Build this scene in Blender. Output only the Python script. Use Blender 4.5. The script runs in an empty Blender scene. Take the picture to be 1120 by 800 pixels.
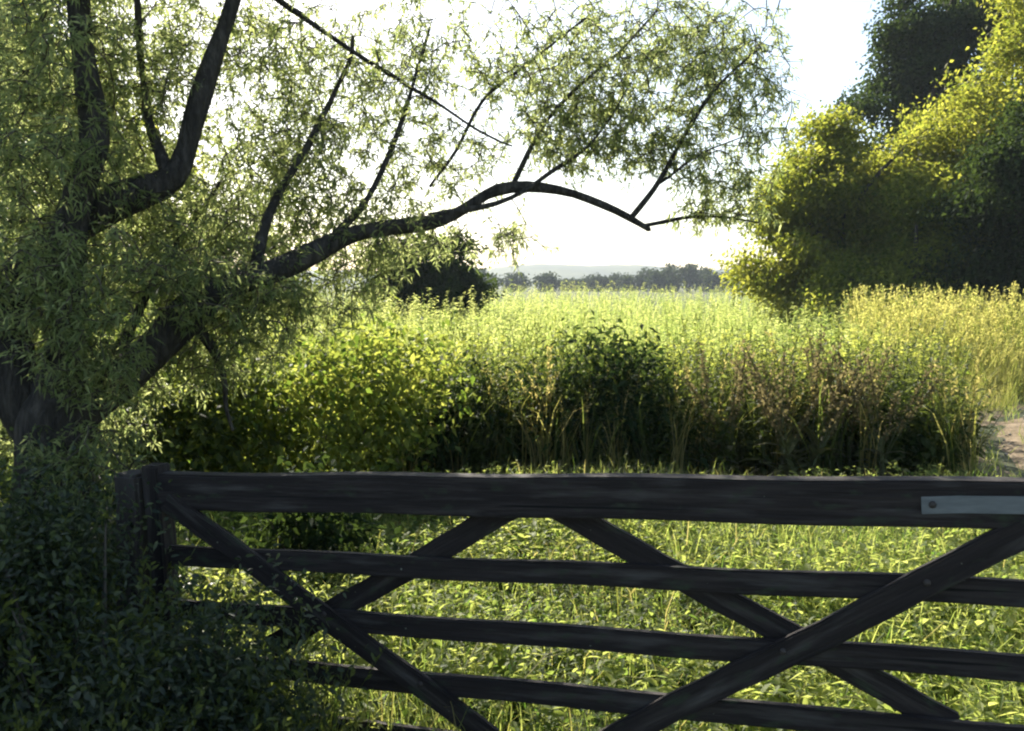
import bpy, bmesh, math, random
import numpy as np
from mathutils import Vector, Matrix

rng = np.random.default_rng(11)
random.seed(5)
R = math.radians
sc = bpy.context.scene
COL = sc.collection

# ------------------------------------------------------------------ camera
CAM_H, PITCH, FPX = 1.70, R(5.2), 970.0
cam = bpy.data.cameras.new("camera")
cam.sensor_width = 36.0
cam.lens = FPX / 1120.0 * 36.0
cam.clip_start, cam.clip_end = 0.05, 6000.0
camo = bpy.data.objects.new("camera", cam)
COL.objects.link(camo)
camo.location = (0, 0, CAM_H)
camo.rotation_euler = (R(90) - PITCH, 0, 0)
sc.camera = camo

def ray(px, py):
    cx, cy = (px - 560) / FPX, (400 - py) / FPX
    return np.array([cx, math.cos(PITCH) + cy * math.sin(PITCH), cy * math.cos(PITCH) - math.sin(PITCH)])

def P(px, py, d):
    """the point of the place seen at a pixel of the photograph, d metres ahead"""
    v = ray(px, py)
    return np.array([0, 0, CAM_H]) + v * (d / v[1])

# ------------------------------------------------------------------ mesh helpers
class MB:
    def __init__(s):
        s.v, s.t, s.q, s.tint, s.n = [], [], [], [], 0
    def add(s, v, tris=None, quads=None, tint=0.5):
        v = np.asarray(v, float).reshape(-1, 3)
        if tris is not None and len(tris): s.t.append(np.asarray(tris, int) + s.n)
        if quads is not None and len(quads): s.q.append(np.asarray(quads, int) + s.n)
        s.v.append(v)
        s.tint.append(np.broadcast_to(np.asarray(tint, float), (len(v),)))
        s.n += len(v)
    def arrays(s):
        v = np.concatenate(s.v)
        t = np.concatenate(s.t) if s.t else np.zeros((0, 3), int)
        q = np.concatenate(s.q) if s.q else np.zeros((0, 4), int)
        return v, t, q, np.concatenate(s.tint)
    def mesh(s, name, mats, smooth=False, origin=(0, 0, 0)):
        v, t, q, tint = s.arrays()
        v = v - np.asarray(origin, float)
        me = bpy.data.meshes.new(name)
        nl = len(t) * 3 + len(q) * 4
        me.vertices.add(len(v)); me.loops.add(nl); me.polygons.add(len(t) + len(q))
        me.vertices.foreach_set("co", v.astype(np.float32).ravel())
        me.loops.foreach_set("vertex_index", np.concatenate([t.ravel(), q.ravel()]).astype(np.int32))
        ls = np.concatenate([np.arange(len(t)) * 3, len(t) * 3 + np.arange(len(q)) * 4]).astype(np.int32)
        me.polygons.foreach_set("loop_start", ls)
        a = me.attributes.new("tint", 'FLOAT', 'POINT')
        a.data.foreach_set("value", tint.astype(np.float32))
        if smooth:
            me.polygons.foreach_set("use_smooth", np.ones(len(t) + len(q), bool))
        me.update(calc_edges=True)
        for m in (mats if isinstance(mats, (list, tuple)) else [mats]): me.materials.append(m)
        return me
    def build(s, name, mats, parent=None, smooth=False, origin=None):
        if origin is None:
            origin = parent.matrix_world.translation if parent else (0, 0, 0)
            me = s.mesh(name, mats, smooth, origin)
            o = bpy.data.objects.new(name, me); COL.objects.link(o)
            if parent: o.parent = parent
        else:
            me = s.mesh(name, mats, smooth, origin)
            o = bpy.data.objects.new(name, me); COL.objects.link(o)
            o.location = origin
        return o

def tag(o, label=None, cat=None, group=None, kind=None):
    if label: o["label"] = label
    if cat: o["category"] = cat
    if group: o["group"] = group
    if kind: o["kind"] = kind
    return o

def empty(name, loc, label, cat, group=None):
    o = bpy.data.objects.new(name, None)
    COL.objects.link(o)
    o.location = Vector(loc)
    o.empty_display_size = 0.2
    o.matrix_world = Matrix.Translation(Vector(loc))
    return tag(o, label, cat, group)

def unit(a):
    a = np.asarray(a, float)
    return a / np.maximum(np.linalg.norm(a, axis=-1, keepdims=True), 1e-9)

def rand_dir(n):
    return unit(rng.normal(size=(n, 3)))

def leaves(mb, pos, d, nrm, L, W, fold=0.25, droop=0.12, seg=1, tint=None):
    """many leaves at once: each a folded blade of its own"""
    pos = np.asarray(pos, float); n = len(pos)
    if n == 0: return
    d = unit(d); side = unit(np.cross(d, nrm)); up = np.cross(side, d)
    L = np.broadcast_to(L, (n,))[:, None]; W = np.broadcast_to(W, (n,))[:, None]
    if tint is None: tint = rng.random(n)
    tint = np.broadcast_to(tint, (n,))
    dn = np.array([0, 0, -1.0])
    def at(u, w, f):
        return pos + d * L * u + side * W * w + up * W * f + dn * L * droop * u * u
    if seg == 1:
        v = np.stack([at(0, 0, 0), at(.42, .5, fold), at(1, 0, 0), at(.42, -.5, fold)], 1).reshape(-1, 3)
        f = np.array([[0, 1, 2], [0, 2, 3]])
        F = (f[None] + (np.arange(n) * 4)[:, None, None]).reshape(-1, 3)
        mb.add(v, tris=F, tint=np.repeat(tint, 4))
    else:
        v = np.stack([at(0, 0, 0), at(.25, .42, fold), at(.6, .4, fold), at(1, 0, 0), at(.6, -.4, fold), at(.25, -.42, fold), at(.3, 0, 0), at(.62, 0, 0)], 1).reshape(-1, 3)
        t = np.array([[0, 1, 6], [0, 6, 5], [7, 2, 3], [7, 3, 4]])
        q = np.array([[6, 1, 2, 7], [5, 6, 7, 4]])
        off = (np.arange(n) * 8)[:, None, None]
        mb.add(v, tris=(t[None] + off).reshape(-1, 3), quads=(q[None] + off).reshape(-1, 4), tint=np.repeat(tint, 8))

def blades(mb, pos, h, w, lean, az, tint=None):
    """curved grass blades"""
    n = len(pos)
    if n == 0: return
    if tint is None: tint = rng.random(n)
    tint = np.broadcast_to(tint, (n,))
    ld = np.stack([np.cos(az), np.sin(az), np.zeros(n)], 1)
    sd = np.stack([-np.sin(az), np.cos(az), np.zeros(n)], 1)
    h = np.broadcast_to(h, (n,)); w = np.broadcast_to(w, (n,)); lean = np.broadcast_to(lean, (n,))
    z = np.array([0, 0, 1.0])
    rows = []
    for u, k in ((0, .8), (.4, 1.), (.75, .7)):
        c = pos + z * (h * u * (1 - .25 * lean * u * u))[:, None] + ld * (h * lean * u * u)[:, None]
        rows += [c - sd * (w * k * .5)[:, None], c + sd * (w * k * .5)[:, None]]
    c = pos + z * (h * (1 - .35 * lean))[:, None] + ld * (h * lean)[:, None]
    rows.append(c)
    v = np.stack(rows, 1).reshape(-1, 3)
    off = (np.arange(n) * 7)[:, None, None]
    q = np.array([[0, 1, 3, 2], [2, 3, 5, 4]]); t = np.array([[4, 5, 6]])
    mb.add(v, tris=(t[None] + off).reshape(-1, 3), quads=(q[None] + off).reshape(-1, 4), tint=np.repeat(tint, 7))

def tube(mb, pts, rad, sides=6, cap=True, tint=0.5):
    pts = np.asarray(pts, float); n = len(pts)
    rad = np.broadcast_to(rad, (n,))
    tan = unit(np.gradient(pts, axis=0))
    ref = np.array([0, 0, 1.0]) if abs(tan[0][2]) < .9 else np.array([1.0, 0, 0])
    u = unit(np.cross(tan[0], ref)); V = []
    a = np.arange(sides) * 2 * np.pi / sides
    for i in range(n):
        u = unit(u - tan[i] * np.dot(u, tan[i])); w = np.cross(tan[i], u)
        V.append(pts[i] + rad[i] * (np.cos(a)[:, None] * u + np.sin(a)[:, None] * w))
    V = np.concatenate(V)
    k = np.arange(sides); k2 = (k + 1) % sides
    Q = np.concatenate([np.stack([i * sides + k, i * sides + k2, (i + 1) * sides + k2, (i + 1) * sides + k], 1) for i in range(n - 1)])
    T = None
    if cap:
        V = np.concatenate([V, pts[-1:] + tan[-1:] * rad[-1]])
        T = np.stack([(n - 1) * sides + k, (n - 1) * sides + k2, np.full(sides, n * sides)], 1)
    mb.add(V, tris=T, quads=Q, tint=tint)

def spline(pts, step):
    """Catmull-Rom through the points, resampled about every step metres; carries a 4th column"""
    p = np.asarray(pts, float)
    p = np.vstack([2 * p[0] - p[1], p, 2 * p[-1] - p[-2]])
    out = []
    for i in range(1, len(p) - 2):
        m = max(2, int(np.linalg.norm(p[i + 1][:3] - p[i][:3]) / step))
        for t in np.arange(m) / m:
            out.append(.5 * (2 * p[i] + (p[i + 1] - p[i - 1]) * t + (2 * p[i - 1] - 5 * p[i] + 4 * p[i + 1] - p[i + 2]) * t * t
                             + (3 * p[i] - p[i - 1] - 3 * p[i + 1] + p[i + 2]) * t ** 3))
    out.append(p[-2])
    return np.array(out)

def stamp(mb, protos, pos, scale, lean=0.12, tint_shift=0.25, drift=None):
    """copies of small plant meshes set down at many spots"""
    pos = np.asarray(pos, float); n = len(pos)
    which = rng.integers(0, len(protos), n)
    scale = np.broadcast_to(scale, (n,))
    for k, pr in enumerate(protos):
        idx = np.where(which == k)[0]
        if not len(idx): continue
        v, t, q, tint = pr.arrays(); m = len(v)
        a = rng.random(len(idx)) * 2 * np.pi
        ca, sa = np.cos(a)[:, None], np.sin(a)[:, None]
        s = scale[idx][:, None]
        x = (v[None, :, 0] * ca - v[None, :, 1] * sa) * s
        y = (v[None, :, 0] * sa + v[None, :, 1] * ca) * s
        z = v[None, :, 2] * s
        lx, ly = rng.normal(0, lean, (2, len(idx), 1))
        x = x + lx * z; y = y + ly * z
        V = np.stack([x, y, z], 2) + pos[idx][:, None, :]
        off = (np.arange(len(idx)) * m)[:, None, None]
        sh = rng.normal(0, tint_shift, (len(idx), 1)) + (0 if drift is None else drift[idx][:, None])
        mb.add(V.reshape(-1, 3), tris=(t[None] + off).reshape(-1, 3), quads=(q[None] + off).reshape(-1, 4),
               tint=np.clip(tint[None] + sh, 0, 1).ravel())

# ------------------------------------------------------------------ materials
def new_mat(name):
    m = bpy.data.materials.new(name); m.use_nodes = True
    nt = m.node_tree; nt.nodes.clear()
    out = nt.nodes.new("ShaderNodeOutputMaterial")
    return m, nt, out

def leaf_mat(name, a, b, ta, tb, fac=0.5, rough=0.5, gloss=0.5):
    """a..b: reflected colour over the leaves, ta..tb: colour of the light that comes through them"""
    m, nt, out = new_mat(name)
    N, Lk = nt.nodes.new, nt.links.new
    at = N("ShaderNodeAttribute"); at.attribute_name = "tint"
    def mixc(c0, c1):
        r = N("ShaderNodeValToRGB"); r.color_ramp.elements[0].color = (*c0, 1); r.color_ramp.elements[1].color = (*c1, 1)
        Lk(at.outputs["Fac"], r.inputs["Fac"]); return r.outputs["Color"]
    pb = N("ShaderNodeBsdfPrincipled"); pb.inputs["Roughness"].default_value = rough
    pb.inputs["Specular IOR Level"].default_value = gloss
    Lk(mixc(a, b), pb.inputs["Base Color"])
    tr = N("ShaderNodeBsdfTranslucent"); Lk(mixc(ta, tb), tr.inputs["Color"])
    mx = N("ShaderNodeMixShader"); mx.inputs["Fac"].default_value = fac
    Lk(pb.outputs[0], mx.inputs[1]); Lk(tr.outputs[0], mx.inputs[2]); Lk(mx.outputs[0], out.inputs["Surface"])
    return m

def noise_mat(name, cols, scale=(6, 6, 6), detail=6, rough=0.85, bump=0.3, bump_scale=None, dist=0.02, spec=0.3):
    m, nt, out = new_mat(name)
    N, Lk = nt.nodes.new, nt.links.new
    tc = N("ShaderNodeTexCoord"); mp = N("ShaderNodeMapping"); mp.inputs["Scale"].default_value = scale
    Lk(tc.outputs["Object"], mp.inputs["Vector"])
    nz = N("ShaderNodeTexNoise"); nz.inputs["Scale"].default_value = 1; nz.inputs["Detail"].default_value = detail
    nz.inputs["Roughness"].default_value = .65
    Lk(mp.outputs[0], nz.inputs["Vector"])
    r = N("ShaderNodeValToRGB"); els = r.color_ramp.elements
    while len(els) < len(cols): els.new(.5)
    for i, c in enumerate(cols):
        els[i].position = .3 + .4 * i / (len(cols) - 1); els[i].color = (*c, 1)
    Lk(nz.outputs["Fac"], r.inputs["Fac"])
    pb = N("ShaderNodeBsdfPrincipled"); pb.inputs["Roughness"].default_value = rough
    pb.inputs["Specular IOR Level"].default_value = spec
    Lk(r.outputs["Color"], pb.inputs["Base Color"])
    nb = N("ShaderNodeTexNoise"); nb.inputs["Scale"].default_value = 2.5; nb.inputs["Detail"].default_value = 8
    Lk(mp.outputs[0], nb.inputs["Vector"])
    bp = N("ShaderNodeBump"); bp.inputs["Strength"].default_value = bump; bp.inputs["Distance"].default_value = dist
    Lk(nb.outputs["Fac"], bp.inputs["Height"]); Lk(bp.outputs[0], pb.inputs["Normal"])
    Lk(pb.outputs[0], out.inputs["Surface"])
    return m

M = {}
M["willow_leaf"] = leaf_mat("willow_leaf", (.055, .085, .035), (.15, .18, .085), (.24, .32, .09), (.66, .71, .27), .58, .45, .35)
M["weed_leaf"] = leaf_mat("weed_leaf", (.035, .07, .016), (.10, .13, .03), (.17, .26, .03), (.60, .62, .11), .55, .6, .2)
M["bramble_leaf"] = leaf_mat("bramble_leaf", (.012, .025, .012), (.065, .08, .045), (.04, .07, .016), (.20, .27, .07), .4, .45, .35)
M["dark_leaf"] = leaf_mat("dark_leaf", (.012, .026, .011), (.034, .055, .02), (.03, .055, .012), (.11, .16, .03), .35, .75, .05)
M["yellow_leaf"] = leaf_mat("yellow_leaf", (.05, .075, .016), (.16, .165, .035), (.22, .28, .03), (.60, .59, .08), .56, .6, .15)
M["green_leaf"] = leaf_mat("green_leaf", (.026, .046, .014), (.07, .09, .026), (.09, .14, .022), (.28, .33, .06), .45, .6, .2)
M["field_grass"] = leaf_mat("field_grass", (.06, .12, .025), (.22, .235, .07), (.25, .40, .05), (.82, .86, .26), .55, .6, .2)
M["dry_grass"] = leaf_mat("dry_grass", (.11, .12, .03), (.28, .23, .09), (.36, .36, .07), (.72, .60, .20), .52, .6, .2)
M["hedge_leaf"] = leaf_mat("hedge_leaf", (.05, .08, .018), (.14, .16, .035), (.22, .30, .03), (.62, .62, .09), .58, .6, .15)
M["verge_grass"] = leaf_mat("verge_grass", (.065, .105, .022), (.24, .22, .07), (.26, .36, .045), (.78, .72, .20), .55, .6, .2)
M["lawn_leaf"] = leaf_mat("lawn_leaf", (.03, .07, .018), (.15, .175, .05), (.15, .27, .035), (.68, .72, .17), .55, .6, .2)
M["seed_head"] = leaf_mat("seed_head", (.075, .064, .03), (.18, .15, .075), (.17, .14, .06), (.38, .32, .14), .4, .9, .05)
M["far_leaf"] = leaf_mat("far_leaf", (.016, .03, .016), (.035, .052, .024), (.04, .06, .02), (.08, .11, .04), .3, .7, .1)
M["bark"] = noise_mat("bark", [(.02, .017, .014), (.05, .043, .035), (.11, .095, .078)], (26, 26, 7), 9, .92, 1.0, dist=.04)
M["twig"] = noise_mat("twig", [(.05, .04, .03), (.11, .09, .06)], (20, 20, 20), 3, .8, .2)
M["stem"] = leaf_mat("stem", (.06, .08, .02), (.12, .11, .04), (.1, .12, .02), (.2, .2, .05), .15)
def old_wood(name, scale):
    m = noise_mat(name, [(.012, .009, .008), (.023, .017, .015), (.050, .040, .034)], scale, 8, .8, .7, dist=.007)
    nt = m.node_tree; N, Lk = nt.nodes.new, nt.links.new
    pb = next(n for n in nt.nodes if n.type == 'BSDF_PRINCIPLED'); src = pb.inputs["Base Color"].links[0].from_socket
    tc = next(n for n in nt.nodes if n.type == 'TEX_COORD')
    def mask(sc_, lo, hi, det=4):
        mp = N("ShaderNodeMapping"); mp.inputs["Scale"].default_value = sc_; Lk(tc.outputs["Object"], mp.inputs["Vector"])
        nz = N("ShaderNodeTexNoise"); nz.inputs["Scale"].default_value = 1; nz.inputs["Detail"].default_value = det; Lk(mp.outputs[0], nz.inputs["Vector"])
        mr = N("ShaderNodeMapRange"); mr.inputs["From Min"].default_value = lo; mr.inputs["From Max"].default_value = hi; Lk(nz.outputs["Fac"], mr.inputs["Value"]); return mr.outputs[0]
    def over(base, col, fac):
        mx = N("ShaderNodeMix"); mx.data_type = 'RGBA'; Lk(fac, mx.inputs["Factor"]); Lk(base, mx.inputs["A"]); mx.inputs["B"].default_value = (*col, 1); return mx.outputs["Result"]
    c = over(src, (.075, .066, .058), mask((4, 26, 26), .55, .75, 8))                       # weathered grey patches
    c = over(c, (.035, .042, .024), mask((14, 40, 30), .58, .72, 8))                      # algae
    c = over(c, (.006, .005, .005), mask((1.2, 60, 60), .66, .69, 2))                # drying cracks along the grain
    c = over(c, (.24, .25, .19), mask((38, 38, 38), .745, .77, 5))                    # lichen specks
    Lk(c, pb.inputs["Base Color"]); return m
M["gate_wood"] = old_wood("gate_wood", (2.5, 38, 38))
M["post_wood"] = noise_mat("post_wood", [(.03, .025, .022), (.06, .05, .042), (.11, .095, .08)], (30, 30, 3), 8, .85, .6, dist=.008)
M["plate"] = noise_mat("plate", [(.11, .12, .12), (.19, .20, .195)], (9, 60, 60), 4, .5, .05, spec=.5)
M["iron"] = noise_mat("iron", [(.03, .024, .02), (.07, .055, .045)], (30, 30, 30), 4, .5, .2)
M["ground"] = noise_mat("ground", [(.02, .028, .01), (.035, .045, .015), (.06, .05, .025)], (1.3, 1.3, 1.3), 10, .95, .8, dist=.05)
M["path"] = noise_mat("path", [(.09, .068, .035), (.17, .125, .075), (.26, .20, .13)], (5, 5, 5), 12, .95, 1.0, dist=.04)
M["stone"] = noise_mat("stone", [(.16, .14, .11), (.28, .25, .21), (.40, .37, .32)], (9, 9, 9), 5, .9, .3)
M["hill"] = noise_mat("hill", [(.025, .04, .018), (.05, .065, .025), (.09, .10, .035)], (.02, .02, .05), 8, .95, .2)

# ------------------------------------------------------------------ world and sun
SUN_EL, SUN_AZ = R(34), R(-20)          # azimuth from straight ahead, negative to the left
w = bpy.data.worlds.new("World"); sc.world = w; w.use_nodes = True
nt = w.node_tree; nt.nodes.clear()
sky = nt.nodes.new("ShaderNodeTexSky"); sky.sky_type = 'NISHITA'; sky.sun_disc = False
sky.sun_elevation = SUN_EL; sky.sun_rotation = SUN_AZ
sky.air_density = 1.0; sky.dust_density = 1.2; sky.ozone_density = 1.0
bg = nt.nodes.new("ShaderNodeBackground"); bg.inputs["Strength"].default_value = 0.085
wo = nt.nodes.new("ShaderNodeOutputWorld")
nt.links.new(sky.outputs[0], bg.inputs[0]); nt.links.new(bg.outputs[0], wo.inputs[0])
sl = bpy.data.lights.new("sun", 'SUN'); sl.energy = 5.0; sl.angle = R(0.5); sl.color = (1, .93, .80)
so = bpy.data.objects.new("sun", sl); COL.objects.link(so)
sd = Vector((math.sin(SUN_AZ) * math.cos(SUN_EL), math.cos(SUN_AZ) * math.cos(SUN_EL), math.sin(SUN_EL)))
so.rotation_euler = sd.to_track_quat('Z', 'Y').to_euler(); so.location = (0, 0, 30)

# ------------------------------------------------------------------ ground, path, hills
def gz(x, y):
    """height of the ground: nearly level, low hummocks"""
    x = np.asarray(x, float); y = np.asarray(y, float)
    return (.03 * np.sin(x * 1.3 + .4) * np.cos(y * 1.1) + .05 * np.sin(x * .31 + 1) * np.sin(y * .27)) * np.clip((y + 2) / 4, 0, 1)

def grid_mesh(xs, ys, zf):
    X, Y = np.meshgrid(xs, ys); Z = zf(X, Y)
    nx, ny = len(xs), len(ys)
    i = np.arange(nx - 1)[None, :] + np.arange(ny - 1)[:, None] * nx
    q = np.stack([i, i + 1, i + nx + 1, i + nx], -1).reshape(-1, 4)
    mb = MB(); mb.add(np.stack([X, Y, Z], -1).reshape(-1, 3), quads=q); return mb

def ax(a, b, near, n1, n2):
    return np.unique(np.concatenate([np.linspace(-near, near, n1), np.sign(np.linspace(-1, 1, n2)) * near + np.linspace(-1, 1, n2) ** 3 * (b - near)]))
xs = np.unique(np.concatenate([np.linspace(-30, 30, 121), np.linspace(-900, -30, 30), np.linspace(30, 900, 30)]))
ys = np.unique(np.concatenate([np.linspace(-60, -6, 10), np.linspace(-6, 50, 113), np.linspace(50, 1200, 40)]))
g = grid_mesh(xs, ys, gz).build("ground", M["ground"], smooth=True); tag(g, kind="structure")

PATH = spline([(3.2, -1), (4.35, 4.5), (5.12, 8.0), (6.3, 10.4), (9.1, 12.6), (14, 14.2), (24, 15.5)], .5)
PATH = np.c_[PATH, np.zeros(len(PATH))]
def path_dist(x, y):
    p = np.stack([np.asarray(x), np.asarray(y)], -1)[..., None, :] - PATH[:, :2]
    return np.sqrt((p ** 2).sum(-1)).min(-1)
tn = unit(np.gradient(PATH[:, :2], axis=0)); nr = np.stack([tn[:, 1], -tn[:, 0]], 1)
mb = MB(); cols_ = np.linspace(-.85, .85, 17); V = []
for c in cols_:
    wob = c * (1 + .12 * np.sin(np.arange(len(PATH)) * .9 + c * 3) * (abs(c) > .8))
    x = PATH[:, 0] + nr[:, 0] * wob; y = PATH[:, 1] + nr[:, 1] * wob
    V.append(np.stack([x, y, gz(x, y) + .012 + .03 * np.exp(-(c / .25) ** 2) - .035 * np.exp(-((abs(c) - .48) / .14) ** 2) * .6 + rng.normal(0, .006, len(PATH)) * (abs(c) < .8)], 1))
V = np.stack(V, 1); n, k = V.shape[:2]
i = np.arange(k - 1)[None, :] + np.arange(n - 1)[:, None] * k
mb.add(V.reshape(-1, 3), quads=np.stack([i, i + 1, i + k + 1, i + k], -1).reshape(-1, 4))
tag(mb.build("path", M["path"], smooth=True), kind="structure")

def hill(X, Y):
    h = 17 + 4 * np.sin(X / 160 + 1.2) + 2.2 * np.sin(X / 61 + .4) + 1.0 * np.sin(X / 17) + .7 * np.sin(X / 6.3) * np.sin(Y / 9)
    return h * np.clip(1 - ((Y - 960) / 190) ** 2, -.02, 1) ** 1.0
tag(grid_mesh(np.linspace(-880, 880, 221), np.linspace(762, 1150, 30), hill).build("hills", M["hill"], smooth=True), kind="structure")

# ------------------------------------------------------------------ gate
GC = P(560, 520, 2.75)
e = unit(np.array([.9437, -.3249, .0631])); up = unit(np.array([0, 0, 1.0]) - e * e[2]); bk = np.cross(up, e)   # bk points away from the camera
def G(px, py):
    d = ray(px, py); o = np.array([0, 0, CAM_H]) - GC
    t = -np.dot(o, bk) / np.dot(d, bk); q = o + d * t
    return np.dot(q, e), np.dot(q, up)

gate = empty("field_gate", (GC[0], GC[1], .02), "dark weathered wooden five barred field gate with crossed braces", "gate")
gate.matrix_world = Matrix(((e[0], bk[0], up[0], GC[0]), (e[1], bk[1], up[1], GC[1]), (e[2], bk[2], up[2], GC[2]), (0, 0, 0, 1)))

def beam(name, a, b, width, thick, yoff, parent, mat, bev=.006, sub=14):
    """a sawn timber from a to b in the gate's own plane (s, z), yoff away from the plane"""
    L = math.hypot(b[0] - a[0], b[1] - a[1]); ang = math.atan2(b[1] - a[1], b[0] - a[0])
    bm = bmesh.new(); bmesh.ops.create_cube(bm, size=1)
    bmesh.ops.scale(bm, vec=(L, thick, width), verts=bm.verts)
    ed = [x for x in bm.edges if abs(x.verts[0].co.x - x.verts[1].co.x) > .5 * L]
    bmesh.ops.subdivide_edges(bm, edges=ed, cuts=sub)
    bmesh.ops.bevel(bm, geom=[x for x in bm.edges if x.is_manifold and abs(x.calc_face_angle(0)) > .5], offset=bev, segments=2, affect='EDGES')
    ph = random.random() * 9
    for v in bm.verts:
        v.co.z += .003 * math.sin(v.co.x * 7 + ph) + .0015 * math.sin(v.co.x * 31 + ph * 2)
        v.co.y += .002 * math.sin(v.co.x * 5 + ph * 3)
    me = bpy.data.meshes.new(name); bm.to_mesh(me); bm.free(); me.materials.append(mat)
    for p in me.polygons: p.use_smooth = False
    o = bpy.data.objects.new(name, me); COL.objects.link(o); o.parent = parent
    o.location = ((a[0] + b[0]) / 2, yoff, (a[1] + b[1]) / 2); o.rotation_euler = (0, -ang, 0)
    return o

S0, S1 = G(172, 540)[0], G(1156, 540)[0]
z2, z3, z4 = G(560, 612)[1], G(560, 680)[1], G(560, 744)[1]
tops = [0, z2, z3, z4, z4 - .19]
for k, z in enumerate(tops):
    wd = .128 if k == 0 else .072
    beam("rail", (S0 + .03, z - wd / 2), (S1 - .03, z - wd / 2), wd, .070 if k == 0 else .030, 0, gate, M["gate_wood"])
zb = tops[-1] - .11
for s in (S0, S1):
    beam("stile", (s, zb), (s, .03), .075, .078, 0, gate, M["gate_wood"], sub=6)
def brace(p0, p1, yoff):
    a, b = G(*p0), G(*p1)
    if b[1] < zb: 
        t = (zb - a[1]) / (b[1] - a[1]); b = (a[0] + (b[0] - a[0]) * t, zb)
    beam("brace", a, b, .080, .026, yoff, gate, M["gate_wood"])
brace((188, 545), (545, 806), -.030)
brace((585, 541), (290, 712), .031)
brace((578, 543), (1045, 800), .031)
brace((1165, 556), (655, 812), -.030)
a, b = G(1006, 549), G(1130, 550)
pl = beam("label_plate", a, b, .047, .004, -.040, gate, M["plate"], bev=.001, sub=2)
tag(pl, "plain pale grey metal strip on the top rail")
for px, py, yo in ((362, 667, -.046), (466, 742, -.046), (857, 706, -.046), (1012, 632, -.046), (270, 607, -.046), (1018, 548, -.044)):
    s, z = G(px, py); bm = bmesh.new()
    bmesh.ops.create_uvsphere(bm, u_segments=10, v_segments=6, radius=.010)
    for v in bm.verts: v.co.y *= .5
    me = bpy.data.meshes.new("bolt"); bm.to_mesh(me); bm.free(); me.materials.append(M["iron"])
    o = bpy.data.objects.new("bolt", me); COL.objects.link(o); o.parent = gate; o.location = (s, yo, z)

def gate_post(s, label):
    c = GC + e * s
    o = empty("gate_post", (c[0], c[1], 0), label, "gate post", "posts at the ends of the gate")
    bm = bmesh.new(); bmesh.ops.create_cube(bm, size=1)
    H = 1.06
    bmesh.ops.scale(bm, vec=(.11, .11, H), verts=bm.verts); bmesh.ops.translate(bm, vec=(0, 0, H / 2 - .05), verts=bm.verts)
    bmesh.ops.subdivide_edges(bm, edges=[x for x in bm.edges if abs(x.verts[0].co.z - x.verts[1].co.z) > .5], cuts=8)
    bmesh.ops.bevel(bm, geom=[x for x in bm.edges if abs(x.calc_face_angle(0)) > .5], offset=.012, segments=2, affect='EDGES')
    for v in bm.verts: v.co.x += .004 * math.sin(v.co.z * 9); v.co.y += .004 * math.cos(v.co.z * 7)
    me = bpy.data.meshes.new("post"); bm.to_mesh(me); bm.free(); me.materials.append(M["post_wood"])
    p = bpy.data.objects.new("post", me); COL.objects.link(p); p.parent = o
    o.rotation_euler = (0, 0, math.atan2(e[1], e[0]))
    return o
gate_post(S0 - .10, "dark square wooden post at the gate's overgrown end by the willow trunk")
gate_post(S1 + .10, "dark square wooden post at the gate's open end by the path")

# ------------------------------------------------------------------ willow
wl_base = P(62, 520, 3.75); wl_base[2] = 0
willow = empty("willow_tree", wl_base, "old leaning willow with dark forked trunk and branches arching over the gate", "tree")
def limb(pts, name="branch", sides=9, noise=.03):
    """pts: (px, py, depth, radius)"""
    c = np.array([[*P(a, b, d), r] for a, b, d, r in pts])
    s = spline(c, .07)
    s[:, :3] += noise * s[:, 3:4] / .1 * np.stack([np.sin(np.arange(len(s)) * .55 + rng.random() * 6) for _ in range(3)], 1)
    w_ = np.linspace(0, 1, len(s)) * np.clip(.03 / np.maximum(s[:, 3], .004), 0, 3)      # thinner wood wanders more
    kn = np.cumsum(np.cumsum(rng.normal(0, 1, (len(s), 3)), 0), 0); kn -= np.linspace(0, 1, len(s))[:, None] * kn[-1]
    s[:, :3] += kn / max(1e-6, np.abs(kn).max()) * .035 * w_[:, None] ** .5
    s[:, 3] *= 1 + .10 * np.sin(np.arange(len(s)) * .8) + rng.normal(0, .03, len(s))
    mb = MB(); tube(mb, s[:, :3], np.maximum(s[:, 3], .003), sides)
    mb.build(name, M["bark"], willow, smooth=True)
    return s
b0 = wl_base
trunk = np.array([[b0[0] + .02, b0[1], -.1, .24], [b0[0], b0[1], .25, .19], [*P(60, 520, 3.75), .165], [*P(66, 455, 3.75), .15], [*P(100, 415, 3.75), .11]])
ts = spline(trunk, .06); ts[:, 3] *= 1 + .05 * np.sin(np.arange(len(ts)) * 1.1)
mb = MB(); tube(mb, ts[:, :3], ts[:, 3], 14); mb.build("trunk", M["bark"], willow, smooth=True)
LIMBS = []
LIMBS.append(limb([(66, 470, 3.75, .11), (120, 410, 3.8, .095), (205, 352, 3.95, .08), (280, 300, 4.15, .062), (375, 262, 4.4, .047), (480, 236, 4.7, .036),
                   (545, 207, 4.8, .031), (610, 205, 4.85, .028), (660, 222, 4.85, .022), (710, 252, 4.85, .014)], sides=10))
LIMBS.append(limb([(50, 480, 3.75, .10), (10, 380, 3.8, .10), (0, 325, 3.85, .095), (70, 258, 3.95, .085), (130, 222, 4.05, .075), (182, 190, 4.1, .062), (210, 120, 4.15, .05), (232, 50, 4.25, .042), (256, -40, 4.3, .034), (272, -150, 4.4, .022), (300, -270, 4.5, .008)], sides=10))
LIMBS.append(limb([(62, 470, 3.7, .09), (70, 380, 3.75, .075), (80, 270, 3.8, .068), (105, 170, 3.85, .06), (100, 80, 3.9, .052), (92, -40, 3.9, .044), (95, -160, 4.0, .028), (112, -290, 4.1, .009)]))
LIMBS.append(limb([(690, 240, 4.85, .016), (725, 195, 4.9, .014), (770, 130, 4.95, .011), (832, 52, 5.0, .006)]))
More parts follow.
